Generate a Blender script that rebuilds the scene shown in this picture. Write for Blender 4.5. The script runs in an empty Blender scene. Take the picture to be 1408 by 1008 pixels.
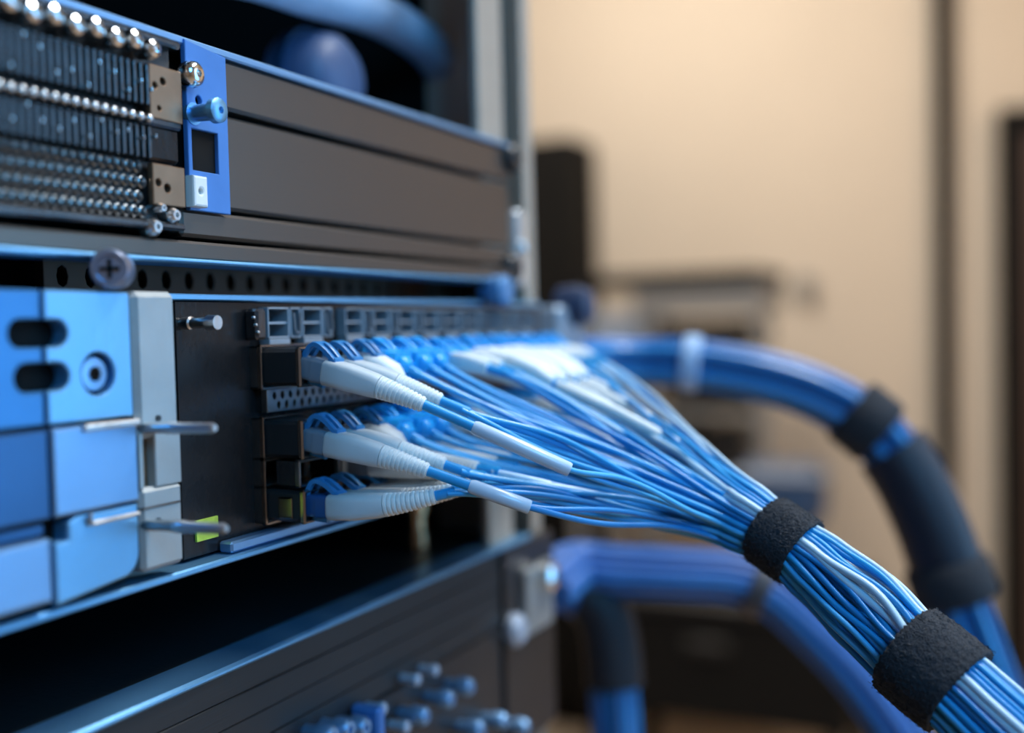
import bpy, bmesh, math, random
from mathutils import Vector as V, Matrix
random.seed(11)
S = bpy.context.scene
COL = S.collection
mm = .001

# ------------------------------------------------------------------ camera
F, CX, CY = 1500., 704., 504.
TH, PT, RO = .445, .036, .025
H = .129                                  # distance of the lens from the rack front
CAM = V((0, -H, 1.2))
FW = V((math.cos(TH)*math.cos(PT), math.sin(TH)*math.cos(PT), -math.sin(PT)))
r0 = V((math.sin(TH), -math.cos(TH), 0)); u0 = r0.cross(FW)
RT = r0*math.cos(RO) - u0*math.sin(RO)
UP = u0*math.cos(RO) + r0*math.sin(RO)
cd = bpy.data.cameras.new('camera'); cam = bpy.data.objects.new('camera', cd); COL.objects.link(cam)
m = Matrix((RT, UP, -FW)).transposed().to_4x4(); m.translation = CAM
cam.matrix_world = m
cd.sensor_width = 36; cd.lens = 36*F/1408
cd.clip_start = .01; cd.clip_end = 50
cd.dof.use_dof = True; cd.dof.focus_distance = .188; cd.dof.aperture_fstop = 6.2
S.camera = cam

# ------------------------------------------------------------------ world, lamps, exposure
w = bpy.data.worlds.new('world'); S.world = w; w.use_nodes = True
bg = w.node_tree.nodes['Background']; bg.inputs[0].default_value = (.55, .6, .7, 1); bg.inputs[1].default_value = .05
S.view_settings.view_transform = 'Standard'; S.view_settings.look = 'None'
S.view_settings.exposure = 0.0; S.view_settings.gamma = 1; S.view_settings.use_curve_mapping = False
S.cycles.max_bounces = 6; S.cycles.diffuse_bounces = 3; S.cycles.glossy_bounces = 4
S.cycles.use_denoising = True
S.cycles.sample_clamp_indirect = 4

def area(name, loc, target, sx, sy, power, col):
    l = bpy.data.lights.new(name, 'AREA'); l.shape = 'RECTANGLE'; l.size = sx; l.size_y = sy
    l.energy = power; l.color = col
    o = bpy.data.objects.new(name, l); COL.objects.link(o); o.location = loc
    d = V(target) - V(loc)
    o.rotation_euler = d.to_track_quat('-Z', 'Y').to_euler()
    return o
area('ceiling_lamp_light', (.55, -.55, 2.62), (.3, -.3, 0), 1.1, .6, 72, (.93, .97, 1))
area('wall_lamp_light', (2.1, .75, 2.6), (3.2, .95, 1.5), .5, .5, 38, (1, .91, .79))
area('side_wall_warm_fill', (1.2, -1.6, 2.6), (2.6, -2.4, 1.2), .5, .5, 50, (1, .78, .56))  # added unseen fill, warms the right wall that the fascia reflects
area('blue_aisle_light', (.62, -.8, 1.25), (.62, 0, 1.25), .56, .8, 5.0, (.09, .52, 1))
area('blue_side_light', (-.22, -.55, 1.55), (.2, -.03, 1.18), .3, .3, 3.3, (.09, .50, 1))

# ------------------------------------------------------------------ picture point -> place
def ray(px, py): return FW + RT*((px-CX)/F) + UP*((CY-py)/F)
def P(px, py, n=0.):                       # on the plane n metres in front of the rack face
    d = ray(px, py); return CAM + d*((-n - CAM.y)/d.y)
def PX(px, py, X):                         # on a plane across the room
    d = ray(px, py); return CAM + d*((X - CAM.x)/d.x)
def PD(px, py, z): return CAM + ray(px, py)*z
def NX(px, X): return H - X*math.tan(TH - math.atan((px-CX)/F))   # how far a thing at X stands out to reach column px

# ------------------------------------------------------------------ materials
MATS = {}
def M(name, col, rough=.4, metal=0., var=.12, scale=150., bump=0., bscale=900., stretch=None, spec=.5, coat=0., trans=0., sub=0.):
    if name in MATS: return MATS[name]
    mt = bpy.data.materials.new(name); mt.use_nodes = True; nt = mt.node_tree
    b = nt.nodes['Principled BSDF']
    tc = nt.nodes.new('ShaderNodeTexCoord'); mp = nt.nodes.new('ShaderNodeMapping')
    nt.links.new(tc.outputs['Object'], mp.inputs[0])
    if stretch: mp.inputs['Scale'].default_value = stretch
    nz = nt.nodes.new('ShaderNodeTexNoise'); nz.inputs['Scale'].default_value = scale; nz.inputs['Detail'].default_value = 4
    nt.links.new(mp.outputs[0], nz.inputs['Vector'])
    mx = nt.nodes.new('ShaderNodeMix'); mx.data_type = 'RGBA'
    mx.inputs[6].default_value = (*[max(0, c*(1-var)) for c in col], 1)
    mx.inputs[7].default_value = (*[min(1, c*(1+var)) for c in col], 1)
    nt.links.new(nz.outputs[0], mx.inputs[0]); nt.links.new(mx.outputs[2], b.inputs['Base Color'])
    b.inputs['Roughness'].default_value = rough; b.inputs['Metallic'].default_value = metal
    b.inputs['Specular IOR Level'].default_value = spec
    b.inputs['Coat Weight'].default_value = coat; b.inputs['Transmission Weight'].default_value = trans
    if sub:
        b.inputs['Subsurface Weight'].default_value = sub; b.inputs['Subsurface Radius'].default_value = (.002, .002, .002)
    if bump:
        n2 = nt.nodes.new('ShaderNodeTexNoise'); n2.inputs['Scale'].default_value = bscale; n2.inputs['Detail'].default_value = 3
        nt.links.new(mp.outputs[0], n2.inputs['Vector'])
        bp = nt.nodes.new('ShaderNodeBump'); bp.inputs['Strength'].default_value = bump; bp.inputs['Distance'].default_value = .0005
        nt.links.new(n2.outputs[0], bp.inputs['Height']); nt.links.new(bp.outputs[0], b.inputs['Normal'])
    MATS[name] = mt; return mt

wallm = M('wall_paint', (.64, .55, .45), .85, var=.05, scale=3, bump=.1, bscale=200)
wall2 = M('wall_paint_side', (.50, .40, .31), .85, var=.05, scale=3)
floorm = M('floor_vinyl', (.52, .42, .32), .5, var=.1, scale=8)
ceilm = M('ceiling_paint', (.5, .47, .43), .9, var=.04, scale=4)
blk = M('black_paint', (.012, .012, .013), .4, var=.3, bump=.15)
blkr = M('black_matte', (.008, .0075, .007), .8, var=.3, spec=.15)
blkg = M('black_gloss', (.012, .012, .013), .22, var=.3, bump=.12, bscale=300, spec=.28)
fasc = M('fascia_anodised', (.12, .104, .092), .34, .75, var=.08, scale=40, bump=.05, bscale=1500, stretch=(.05, 1, 1))
lowm = M('lower_panel_paint', (.015, .015, .016), .5, .2, var=.35, scale=60, stretch=(.06, 1, 3), bump=.1)
steel = M('steel', (.62, .62, .62), .28, 1, var=.1, bump=.08)
chrome = M('chrome', (.78, .80, .80), .16, 1, var=.08)
brush = M('brushed_steel', (.36, .38, .38), .42, .55, var=.16, scale=120, bump=.1, bscale=700)
bluep = M('blue_lit_metal', (.19, .45, .72), .38, .8, var=.12, scale=60, bump=.08)  # blue metals: part of the blue light is put into their colour
bluep2 = M('slate_blue_lit_metal', (.22, .40, .64), .38, .8, var=.1, scale=60, bump=.06)
bluepd = M('dark_blue_lit_metal', (.045, .12, .25), .36, .8, var=.2, scale=60)
navy = M('navy_bracket', (.07, .22, .55), .38, .3, var=.15)
darkm = M('gunmetal', (.10, .10, .105), .25, .9, var=.25, bump=.1)
cagem = M('cage_nickel', (.30, .32, .33), .3, 1, var=.25, scale=300, bump=.2)
rimm = M('bronze_rim', (.46, .39, .33), .22, 1, var=.3, scale=400)
copper = M('copper_brown', (.30, .19, .12), .35, .8, var=.3, scale=200)
brownm = M('brown_baffle', (.12, .075, .05), .5, .4, var=.3)
brass = M('brass', (.75, .5, .28), .35, 1, var=.15)
lcgrey = M('grey_connector_plastic', (.16, .20, .25), .32, var=.1)
lcblue = M('blue_connector_plastic', (.016, .36, .80), .28, var=.12, scale=400)
lcdark = M('dark_blue_connector_plastic', (.015, .07, .20), .3, var=.12)
latchm = M('blue_latch_plastic', (.03, .20, .45), .3, var=.12)
bootw = M('white_boot_rubber', (.74, .78, .78), .48, var=.06, scale=300, bump=.12, bscale=1200, sub=.1)
bootg = M('grey_boot_rubber', (.56, .61, .63), .42, var=.06, scale=300)
sleevm = M('pale_sleeve_plastic', (.55, .68, .82), .25, var=.08, scale=200, coat=.3)
cab = [M('blue_cable_jacket', (.014, .33, .70), .42, var=.12, scale=250, coat=.2),
       M('light_blue_cable_jacket', (.06, .43, .80), .42, var=.12, scale=250, coat=.2),
       M('deep_blue_cable_jacket', (.010, .25, .60), .42, var=.12, scale=250, coat=.2)]
palec = M('pale_jacket_or_sheen', (.50, .68, .82), .33, var=.08, scale=250, coat=.2)
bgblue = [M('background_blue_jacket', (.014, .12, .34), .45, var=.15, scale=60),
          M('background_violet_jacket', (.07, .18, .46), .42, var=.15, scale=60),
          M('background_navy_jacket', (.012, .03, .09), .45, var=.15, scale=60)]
velcro = M('hook_and_loop_fabric', (.018, .021, .028), .85, var=.8, scale=1500, bump=1., bscale=2600)
lime = M('lime_label', (.42, .55, .06), .5, var=.3, scale=900)
whitep = M('white_plastic', (.75, .76, .74), .4)
greyp = M('grey_paint', (.26, .255, .25), .5, .1)
bgrey = M('blue_grey_metal', (.40, .47, .58), .45, .4)
postm = M('rack_post_steel', (.42, .35, .28), .5, .3, var=.1)
dbrown = M('door_brown', (.075, .04, .025), .5, var=.2, scale=6)

# ------------------------------------------------------------------ mesh helpers
ORG = {}
class MB:
    def __init__(s): s.v = []; s.f = []
    def box(s, c, size, rot=None, ch=0.):
        c = V(c); hx, hy, hz = [q/2 for q in size]; b = len(s.v)
        R_ = rot or Matrix.Identity(3)
        if ch <= 0:
            for x in (-1, 1):
                for y in (-1, 1):
                    for z in (-1, 1): s.v.append(c + R_ @ V((x*hx, y*hy, z*hz)))
            for q in ((0,1,3,2),(4,6,7,5),(0,4,5,1),(2,3,7,6),(0,2,6,4),(1,5,7,3)): s.f.append([b+i for i in q])
            return s
        ch = min(ch, hx*.98, hy*.98, hz*.98); idx = {}
        for x in (-1, 1):
            for y in (-1, 1):
                for z in (-1, 1):
                    for a in range(3):
                        p = [x*(hx-ch), y*(hy-ch), z*(hz-ch)]; p[a] += (x, y, z)[a]*ch
                        idx[x, y, z, a] = len(s.v); s.v.append(c + R_ @ V(p))
        I = idx; fs = []
        for a in range(3):
            o1, o2 = [k for k in range(3) if k != a]
            for sg in (-1, 1):
                q = []
                for (i, j) in ((-1,-1),(1,-1),(1,1),(-1,1)):
                    k = [0,0,0]; k[a] = sg; k[o1] = i; k[o2] = j; q.append(I[k[0],k[1],k[2],a])
                fs.append(q)
            for i in (-1, 1):
                for j in (-1, 1):
                    q = []
                    for (sg, ax) in ((-1,o1),(1,o1),(1,o2),(-1,o2)):
                        k = [0,0,0]; k[a] = sg; k[o1] = i; k[o2] = j; q.append(I[k[0],k[1],k[2],ax])
                    fs.append(q)
        for x in (-1, 1):
            for y in (-1, 1):
                for z in (-1, 1): fs.append([I[x,y,z,a] for a in range(3)])
        s.f += fs; return s
    def span(s, x0, x1, n0, n1, z0, z1, ch=0.):     # box between rack coordinates; n counts outwards
        return s.box(((x0+x1)/2, -(n0+n1)/2, (z0+z1)/2), (abs(x1-x0), abs(n1-n0), abs(z1-z0)), None, ch)
    def frame(s, x0, x1, n0, n1, z0, z1, t, ch=0.):  # four thin walls round an opening
        s.span(x0, x1, n0, n1, z1-t, z1, ch); s.span(x0, x1, n0, n1, z0, z0+t, ch)
        s.span(x0, x0+t, n0, n1, z0, z1, ch); s.span(x1-t, x1, n0, n1, z0, z1, ch); return s
    def tube(s, pts, r, n=8, caps=True, k=2., up=None, flat=1.):
        pts = [V(p) for p in pts]; N = len(pts)
        rs = r if isinstance(r, (list, tuple)) else [r]*N
        ks = k if isinstance(k, (list, tuple)) else [k]*N
        b = len(s.v); T = []
        for i in range(N):
            t = pts[min(i+1, N-1)] - pts[max(i-1, 0)]
            T.append(t.normalized() if t.length > 1e-9 else (T[-1] if T else V((0, -1, 0))))
        u = V(up) if up else V((0, 0, 1))
        if abs(u.dot(T[0])) > .95: u = V((1, 0, 0))
        for i in range(N):
            u = (u - T[i]*u.dot(T[i])).normalized(); w_ = T[i].cross(u)
            for j in range(n):
                a = 2*math.pi*(j+.5)/n; c_, s_ = math.cos(a), math.sin(a); e = 2/ks[i]
                c_ = math.copysign(abs(c_)**e, c_); s_ = math.copysign(abs(s_)**e, s_)
                s.v.append(pts[i] + (w_*c_*flat + u*s_)*rs[i])
        for i in range(N-1):
            for j in range(n):
                j2 = (j+1) % n; s.f.append([b+i*n+j, b+i*n+j2, b+(i+1)*n+j2, b+(i+1)*n+j])
        if caps: s.f.append([b+j for j in range(n)][::-1]); s.f.append([b+(N-1)*n+j for j in range(n)])
        return s
    def lathe(s, a, d, prof, n=16):
        a = V(a); d = V(d).normalized(); u = V((0, 0, 1)) if abs(d.z) < .9 else V((1, 0, 0))
        u = (u - d*u.dot(d)).normalized(); w_ = d.cross(u); b = len(s.v); N = len(prof)
        for t, r in prof:
            for j in range(n):
                q = 2*math.pi*j/n; s.v.append(a + d*t + (w_*math.cos(q) + u*math.sin(q))*r)
        for i in range(N-1):
            for j in range(n):
                j2 = (j+1) % n; s.f.append([b+i*n+j, b+i*n+j2, b+(i+1)*n+j2, b+(i+1)*n+j])
        s.f.append([b+j for j in range(n)][::-1]); s.f.append([b+(N-1)*n+j for j in range(n)]); return s
    def build(s, name, mat, parent=None, org=None, smooth=False, ang=40):
        if parent is not None: o0 = ORG[parent]
        else: o0 = V(org) if org is not None else V((sum(p.x for p in s.v)/len(s.v), sum(p.y for p in s.v)/len(s.v), min(p.z for p in s.v)))
        me = bpy.data.meshes.new(name); me.from_pydata([p - o0 for p in s.v], [], s.f)
        bm = bmesh.new(); bm.from_mesh(me); bmesh.ops.recalc_face_normals(bm, faces=bm.faces); bm.to_mesh(me); bm.free()
        if smooth:
            for p in me.polygons: p.use_smooth = True
            me.set_sharp_from_angle(angle=math.radians(ang))
        me.materials.append(mat)
        o = bpy.data.objects.new(name, me); COL.objects.link(o)
        if parent is not None: o.parent = parent
        else: o.location = o0
        ORG[o] = o0; return o

def plate(outline, holes, n0, n1, bev=.0002):      # sheet parallel to the rack face with real openings
    cu = bpy.data.curves.new('sheet', 'CURVE'); cu.dimensions = '2D'; cu.fill_mode = 'BOTH'
    cu.extrude = max(1e-5, abs(n1-n0)/2 - bev); cu.bevel_depth = bev; cu.bevel_resolution = 1; cu.offset = -bev
    for poly in [outline] + holes:
        sp = cu.splines.new('POLY'); sp.points.add(len(poly)-1); sp.use_cyclic_u = True
        for q, (x, z) in zip(sp.points, poly): q.co = (x, z - 1.2, 0, 1)
    o = bpy.data.objects.new('sheet', cu); COL.objects.link(o)
    dg = bpy.context.evaluated_depsgraph_get()
    me = bpy.data.meshes.new_from_object(o.evaluated_get(dg))
    b = MB(); nm = (n0+n1)/2
    b.v = [V((q.co.x, -nm - q.co.z, q.co.y + 1.2)) for q in me.vertices]
    b.f = [list(p.vertices) for p in me.polygons]
    bpy.data.objects.remove(o); bpy.data.curves.remove(cu); bpy.data.meshes.remove(me)
    return b
def rect(x0, x1, z0, z1): return [(x0, z0), (x1, z0), (x1, z1), (x0, z1)]
def circ(x, z, r, n=14, rz=None): return [(x+r*math.cos(2*math.pi*i/n), z+(rz or r)*math.sin(2*math.pi*i/n)) for i in range(n)]

def tag(o, label, cat, group=None):
    o['label'] = label; o['category'] = cat
    if group: o['group'] = group
    return o
def thing(name, label, cat, loc, group=None):
    o = bpy.data.objects.new(name, None); COL.objects.link(o); o.location = loc; o.empty_display_size = .01
    ORG[o] = V(loc); return tag(o, label, cat, group)
def struct(name, mb, mat, **k):
    o = mb.build(name, mat, **k); o['kind'] = 'structure'; return o
def piece(name, mesh, loc, parent):
    o = bpy.data.objects.new(name, mesh); COL.objects.link(o); o.parent = parent; o.location = V(loc) - ORG[parent]; ORG[o] = ORG[parent]; return o
def meshof(mb, name, mat, smooth=False):
    o = mb.build(name, mat, org=(0, 0, 0), smooth=smooth); me = o.data; del ORG[o]; bpy.data.objects.remove(o); return me
ORD = ['first', 'second', 'third', 'fourth', 'fifth', 'sixth', 'seventh', 'eighth', 'ninth', 'tenth', 'eleventh', 'twelfth']

# ------------------------------------------------------------------ the room
XW = 3.2
def bx(x0, x1, y0, y1, z0, z1, ch=0.): return MB().box(((x0+x1)/2, (y0+y1)/2, (z0+z1)/2), (x1-x0, y1-y0, z1-z0), None, ch)
struct('floor', bx(-2.2, XW+.1, -2.5, 2.3, -.1, 0), floorm)
struct('ceiling', bx(-2.2, XW+.1, -2.5, 2.3, 2.7, 2.8), ceilm)
struct('wall_far', bx(XW, XW+.1, -2.5, 2.3, 0, 2.7), wallm)
struct('wall_left', bx(-2.2, XW, 2.2, 2.3, 0, 2.7), wall2)
struct('wall_right', bx(-2.2, XW, -2.5, -2.4, 0, 2.7), wall2)
struct('wall_near', bx(-2.3, -2.2, -2.5, 2.3, 0, 2.7), wall2)
a = PX(1288, 100, XW-.03); b = PX(1308, 300, XW-.03)
yc = PX(1298, 300, XW-.03).y
struct('trim_1', bx(XW-.05, XW, yc-.024, yc+.024, 0, 2.7, .006), blkr)
# doorway at the right edge of the picture
d0 = PX(1372, 300, XW-.03); zt = PX(1385, 150, XW-.03).z
door = struct('door_1', bx(XW-.03, XW-.002, d0.y-.90, d0.y-.06, 0, zt-.05, .004), dbrown)
g = MB(); g.box((XW-.03, d0.y-.03, zt/2), (.06, .06, zt), None, .006); g.box((XW-.03, d0.y-.48, zt-.03), (.06, .84, .06), None, .006)
g.box((XW-.03, d0.y-.93, zt/2), (.06, .06, zt), None, .006)
g.build('door_frame', blkr, door)
MB().box((XW-.045, d0.y-.45, zt*.72), (.03, .55, zt*.36), None, .01).build('door_panel', dbrown, door)
MB().box((XW-.045, d0.y-.45, zt*.27), (.03, .55, zt*.36), None, .01).build('door_panel', dbrown, door)
struct('baseboard_far', bx(XW-.015, XW, d0.y, 2.2, 0, .05, .003), wall2)
# ceiling lamp housings above the lamps' light
for nm, lx, ly, lab in (('ceiling_lamp', .55, -.55, 'square ceiling lamp above the aisle in front of the rack'),
                        ('ceiling_lamp', 2.1, .75, 'square ceiling lamp above the floor before the far wall')):
    t = thing(nm, lab, 'lamp', (lx, ly, 2.63))
    g = MB(); g.frame(lx-.6, lx+.6, -ly-.6, -ly+.6, 2.62, 2.70, .01)
    g.build('housing', whitep, t)

# ------------------------------------------------------------------ things far behind
# tall narrow black cabinet just right of the rack post
Xc = 2.96
c1 = PX(742, 300, Xc); c2 = PX(788, 300, Xc); zt = PX(772, 188, Xc).z
t = thing('tall_cabinet', 'tall narrow black cabinet rising behind the right rack post', 'cabinet', (Xc, (c1.y+c2.y)/2, 0))
ya, yb = c2.y, c1.y + .1
bx(Xc, Xc+.2, ya, yb, .05, zt, .008).build('body', blkr, t)
bx(Xc-.012, Xc-.001, ya+.01, yb-.01, .08, zt-.02, .004).build('door', blkr, t)
bx(Xc+.02, Xc+.18, ya+.01, yb-.01, 0, .05, .004).build('plinth', blkr, t)
# grey open equipment frame in the middle distance
Xe = 2.62
e0 = PX(785, 400, Xe); e1 = PX(1045, 400, Xe); ZC = PX(1040, 832, 2.42).z; ze = PX(1000, 372, Xe).z; zb = PX(1000, 662, Xe).z
t = thing('equipment_frame', 'blurred grey equipment frame with black top shelf before the beige wall', 'equipment rack', (Xe, (e0.y+e1.y)/2, ZC))
Y0, Y1 = e1.y, e0.y
wd = Y1-Y0
def eb(y0f, y1f, z0, z1, x0, x1, mat, nm, ch=.004, par=None):
    return bx(Xe+x0, Xe+x1, Y0+wd*y0f, Y0+wd*y1f, z0, z1, ch).build(nm, mat, par or t)
zz = lambda y: PX(1000, y, Xe).z
eb(0, 1, zz(390), zz(370), -.01, .3, blkr, 'top_shelf')
eb(0, .66, zz(430), zz(394), .0, .28, greyp, 'fascia_panel')
eb(-.02, .03, ZC, zz(388), .0, .04, greyp, 'post'); eb(.97, 1.02, ZC, zz(400), .0, .04, greyp, 'post')
eb(.55, .60, ZC, zz(392), .0, .04, greyp, 'post')
for (y0f, y1f, ya_, yb_) in ((.05, .22, 480, 440), (.28, .52, 500, 440), (.62, .92, 470, 425), (.06, .50, 560, 520), (.64, .95, 545, 500), (.10, .30, 640, 590), (.36, .52, 645, 575), (.65, .9, 620, 575)):
    eb(y0f, y1f, zz(ya_), zz(yb_), .02, .25, blk if random.random() < .7 else bgrey, 'equipment_tray')
for y_ in (508, 570, 655): eb(0, 1, zz(y_+5), zz(y_-2), .0, .26, greyp, 'shelf')
# small dark bracket at its right edge
q = PX(1110, 395, XW-.03)
g = bx(XW-.05, XW-.001, q.y-.02, q.y+.02, q.z-.035, q.z+.035, .01); tag(g.build('wall_socket', greyp), 'small grey wall socket right of the grey equipment frame', 'socket')
# blue case lying below it
Xb = 2.46
b0 = PX(1012, 660, Xb); b1 = PX(1130, 660, Xb); z0 = PX(1070, 722, Xb).z; z1 = PX(1070, 640, Xb).z
t = thing('blue_case', 'blurred dark blue case on a stand behind the velcro strap', 'case', (Xb, (b0.y+b1.y)/2, ZC))
bx(Xb, Xb+.1, b1.y, b0.y, z0, z1, .02).build('body', M('case_blue', (.03, .07, .16), .45), t)
bx(Xb-.004, Xb+.104, b1.y-.004, b0.y+.004, z1-.03, z1-.02, .002).build('seam', bgrey, t)
bx(Xb+.02, Xb+.08, b1.y+.02, b0.y-.02, ZC, z0, .005).build('stand', greyp, t)
# low black chest on the floor
Xl = 2.42
l0 = PX(800, 900, Xl); l1 = PX(1165, 900, Xl); zl = PX(1040, 832, Xl).z; zl0 = max(.0, PX(1040, 985, Xl).z)
t = thing('low_chest', 'low wide black chest on four short legs near the far wall', 'chest', (Xl, (l0.y+l1.y)/2, 0))
bx(Xl, Xl+.44, l1.y, l0.y, zl0-.03, zl-.03, .01).build('body', blkr, t)
bx(Xl-.01, Xl+.45, l1.y-.01, l0.y+.01, zl-.03, zl, .006).build('lid', blk, t)

for yy in (l1.y+.03, l0.y-.03):
    for xx in (Xl+.03, Xl+.41): bx(xx-.02, xx+.02, yy-.02, yy+.02, 0, zl0+.03, .004).build('leg', blkr, t)
bx(Xl-.012, Xl-.001, (l0.y+l1.y)/2-.05, (l0.y+l1.y)/2+.05, zl-.12, zl-.09, .004).build('handle', blk, t)

# ------------------------------------------------------------------ the rack
XR0, XR1 = -.205, P(736, 100, 0).x
xp = P(664, 100, 0).x
rack = thing('server_rack', 'open-fronted black server rack holding the switch and panels', 'server rack', (.04, .4, 0))
felt = M('black_felt', (.006, .005, .005), .9, spec=.1)
g = MB().span(XR1-.003, XR1, -.80, -.035, .06, 2.0); g.build('side_panel', felt, rack)
g = MB().span(XR0, XR0+.003, -.80, -.035, .06, 2.0); g.build('side_panel', blkr, rack)
g = MB().span(XR0, XR1, -.80, -.79, .06, 2.0); g.build('back_panel', blkr, rack)
g = MB().span(XR0, XR1, -.80, -.002, 2.0, 2.03, .003); g.build('top_cover', blk, rack)
g = MB().span(XR0, XR1, -.80, -.002, 0, .06, .003); g.build('base', blk, rack)
holes = []
for i in []: holes.append(rect(xp+.0105, xp+.0195, 1.2+i*.0145-.004, 1.2+i*.0145+.004))
xq0, xq1 = P(697, 100, 0).x, P(723, 100, 0).x
MB().span(xp, xq0, -.0035, -.0015, .06, 2.0, .0003).build('post', postm, rack)
MB().span(xq1, XR1, -.0035, -.0015, .06, 2.0, .0003).build('post', postm, rack)
MB().span(xq0, xq1, -.012, -.009, .06, 2.0).build('post_channel', M('post_channel_grey', (.25, .205, .165), .6, 0), rack)
MB().span(XR1-.004, XR1, -.034, -.0036, .06, 2.0).build('post', postm, rack)
MB().span(XR0, XR0+.03, -.034, -.0015, .06, 2.0).build('post', postm, rack)

# ------------------------------------------------------------------ unit above the switch
xf0, xf1 = P(301, 200, 0).x, P(701, 300, 0).x
fz = lambda y: P(303, y, 0).z
ztop, zg1, zg2, zbot = fz(78), fz(153), fz(291), fz(330)
up = thing('rack_server', 'dark bronze panelled server above the white and blue patch cables', 'server', ((xf0+xf1)/2, .1, zbot))
XL = -.03
MB().span(XL, xf1-.004, -.45, -.004, zbot+.001, ztop-.001).build('chassis', blkr, up)
MB().span(XL, xf1, -.45, .0012, ztop-.0004, ztop+.0010, .0003).build('top_cover', bluep2, up)
MB().span(xf0, xf1, -.004, .0005, zg1+.0004, ztop-.0005, .0006).build('upper_fascia', fasc, up)
MB().span(xf0, xf1, -.004, .0000, zg2+.0004, zg1-.0005, .0006).build('middle_fascia', fasc, up)
MB().span(P(246, 300).x, xf1, -.004, .0005, zbot, zg2-.0004, .0006).build('lower_fascia', fasc, up)
for y in (217, 368):
    q = P(700, y, .001); MB().lathe((q.x+.0015, -.0, q.z), (0, -1, 0), [(0, .004), (.002, .004), (.003, .003), (.003, .0015), (.002, .001)], 16).build('mounting_screw', blk, up, smooth=True)
# blue mounting bracket with fastenings on it
xb0, xb1 = P(247, 150).x, P(303, 150).x
bz = lambda y: P(275, y, .001).z
g = plate([(xb0, bz(62)), (xb1, bz(70)), (xb1, bz(291)), (xb0, bz(291))], [rect(xb0+.001, xb1-.0028, bz(236), bz(180)), circ(P(262, 100).x, bz(140), .0008)], .0005, .0016)
br = g.build('bracket', navy, up)
MB().span(xb0+.001, xb1-.0028, -.003, .0008, bz(236), bz(180)).build('recess', blkr, br)
q = P(265, 102, .003); MB().lathe((q.x, -.0016, q.z), (0, -1, 0), [(0, .0021), (.0012, .0023), (.0022, .002), (.0028, .0012), (.0028, .0006), (.002, .0005)], 18).build('screw', chrome, br, smooth=True)
q = P(262, 157, .001); MB().lathe((q.x, -.0010, q.z), (0, -1, 0), [(0, .0019), (.0008, .0019), (.0008, .0014), (.0046, .0015), (.0050, .0021), (.0062, .0021), (.0066, .0015), (.0066, .0006), (.006, .0005)], 18).build('standoff', bluep, br, smooth=True)
q = P(268, 264, .002); g = plate(rect(q.x-.0017, q.x+.0017, q.z-.0026, q.z+.0026), [circ(q.x, q.z, .0005)], .0012, .0034, .0004); g.build('latch_block', whitep, br)

# connector module at the far left of the unit above
xm1 = P(248, 200, .002).x; xm0 = P(-60, 200, .002).x
mz = lambda y: P(100, y, .002).z
mod = thing('connector_module', 'black connector module packed with metal studs and pins at upper left', 'connector module', ((xm0+xm1)/2, 0, mz(303)))
MB().span(xm0, xm1, -.0038, .0006, mz(303), mz(14), .0005).build('housing', blk, mod)
MB().span(xm0, xm1, .0006, .003, mz(26), mz(14), .0004).build('top_rail', darkm, mod)
MB().span(xm0, xm1, .0006, .0026, mz(150), mz(134), .0004).build('middle_rail', darkm, mod)
MB().span(xm0, xm1, .0006, .0028, mz(304), mz(292), .0004).build('bottom_rail', darkm, mod)
finm = meshof(MB().box((0, 0, 0), (.0006, .003, (mz(64)-mz(124))), None, .0001), 'fin', darkm)
finm2 = meshof(MB().box((0, 0, 0), (.0006, .003, (mz(156)-mz(202))), None, .0001), 'fin', darkm)
pinm = meshof(MB().box((0, 0, 0), (.0003, .0016, .0007), None, .0001), 'pin', chrome)
x = xm0+.001; i = 0
xend = P(203, 200, .002).x
while x < xend:
    piece('fin', finm, (x, -.0022, mz(94)), mod); piece('fin', finm2, (x, -.0022, mz(179)), mod)
    if i % 2 == 0:
        piece('pin', pinm, (x+.0006, -.0032 - random.random()*.0006, mz(random.uniform(70, 118))), mod)
        piece('pin', pinm, (x+.0006, -.0032 - random.random()*.0006, mz(random.uniform(158, 200))), mod)
    x += .00135; i += 1
stud = meshof(MB().lathe((0, 0, 0), (0, -1, 0), [(0, .0014), (.0015, .0016), (.0024, .0017), (.0034, .0014), (.0038, .0007), (.0034, .0004)], 14), 'stud', chrome, True)
bead = meshof(MB().lathe((0, 0, 0), (0, -1, 0), [(0, .0007), (.0010, .0008), (.0015, .0006), (.0017, .0003)], 10), 'bead', steel, True)
ringm = meshof(MB().lathe((0, 0, 0), (0, -1, 0), [(0, .0010), (.0012, .0010), (.0014, .0008), (.0010, .0006), (.0002, .0005)], 10), 'ring_stud', cagem, True)
for k in range(9):
    xx = xm0+.003 + k*(xend-xm0-.004)/8
    piece('stud', stud, (xx, -.0018, mz(43)+.0006*(k % 2)), mod)
for k in range(18): piece('bead', bead, (xm0+.002 + k*(xend-xm0-.003)/17, -.0024, mz(143)), mod)
for r_ in range(4):
    for k in range(19):
        piece('ring_stud', ringm, (xm0+.0015 + (k+.5*(r_ % 2))*(xend-xm0-.002)/19, -.0006, mz(214+22*r_)), mod)
xa, xb_ = P(206, 120, .003).x, P(250, 120, .003).x
az = lambda y: P(225, y, .003).z
plate(rect(xa, xb_, az(165), az(92)), [circ(xa+.0012, az(120), .0005), circ(xa+.0030, az(112), .0006), circ(xa+.002, az(150), .0004)], .0018, .003).build('cover_plate', copper, mod)
plate(rect(xa, xb_, az(282), az(226)), [circ(xa+.0012, az(252), .0006), circ(xa+.0032, az(258), .0007)], .0018, .003).build('cover_plate', copper, mod)
MB().span(xa, xb_, .0006, .0022, az(222), az(172), .0006).build('terminal_block', blkg, mod)
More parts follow.
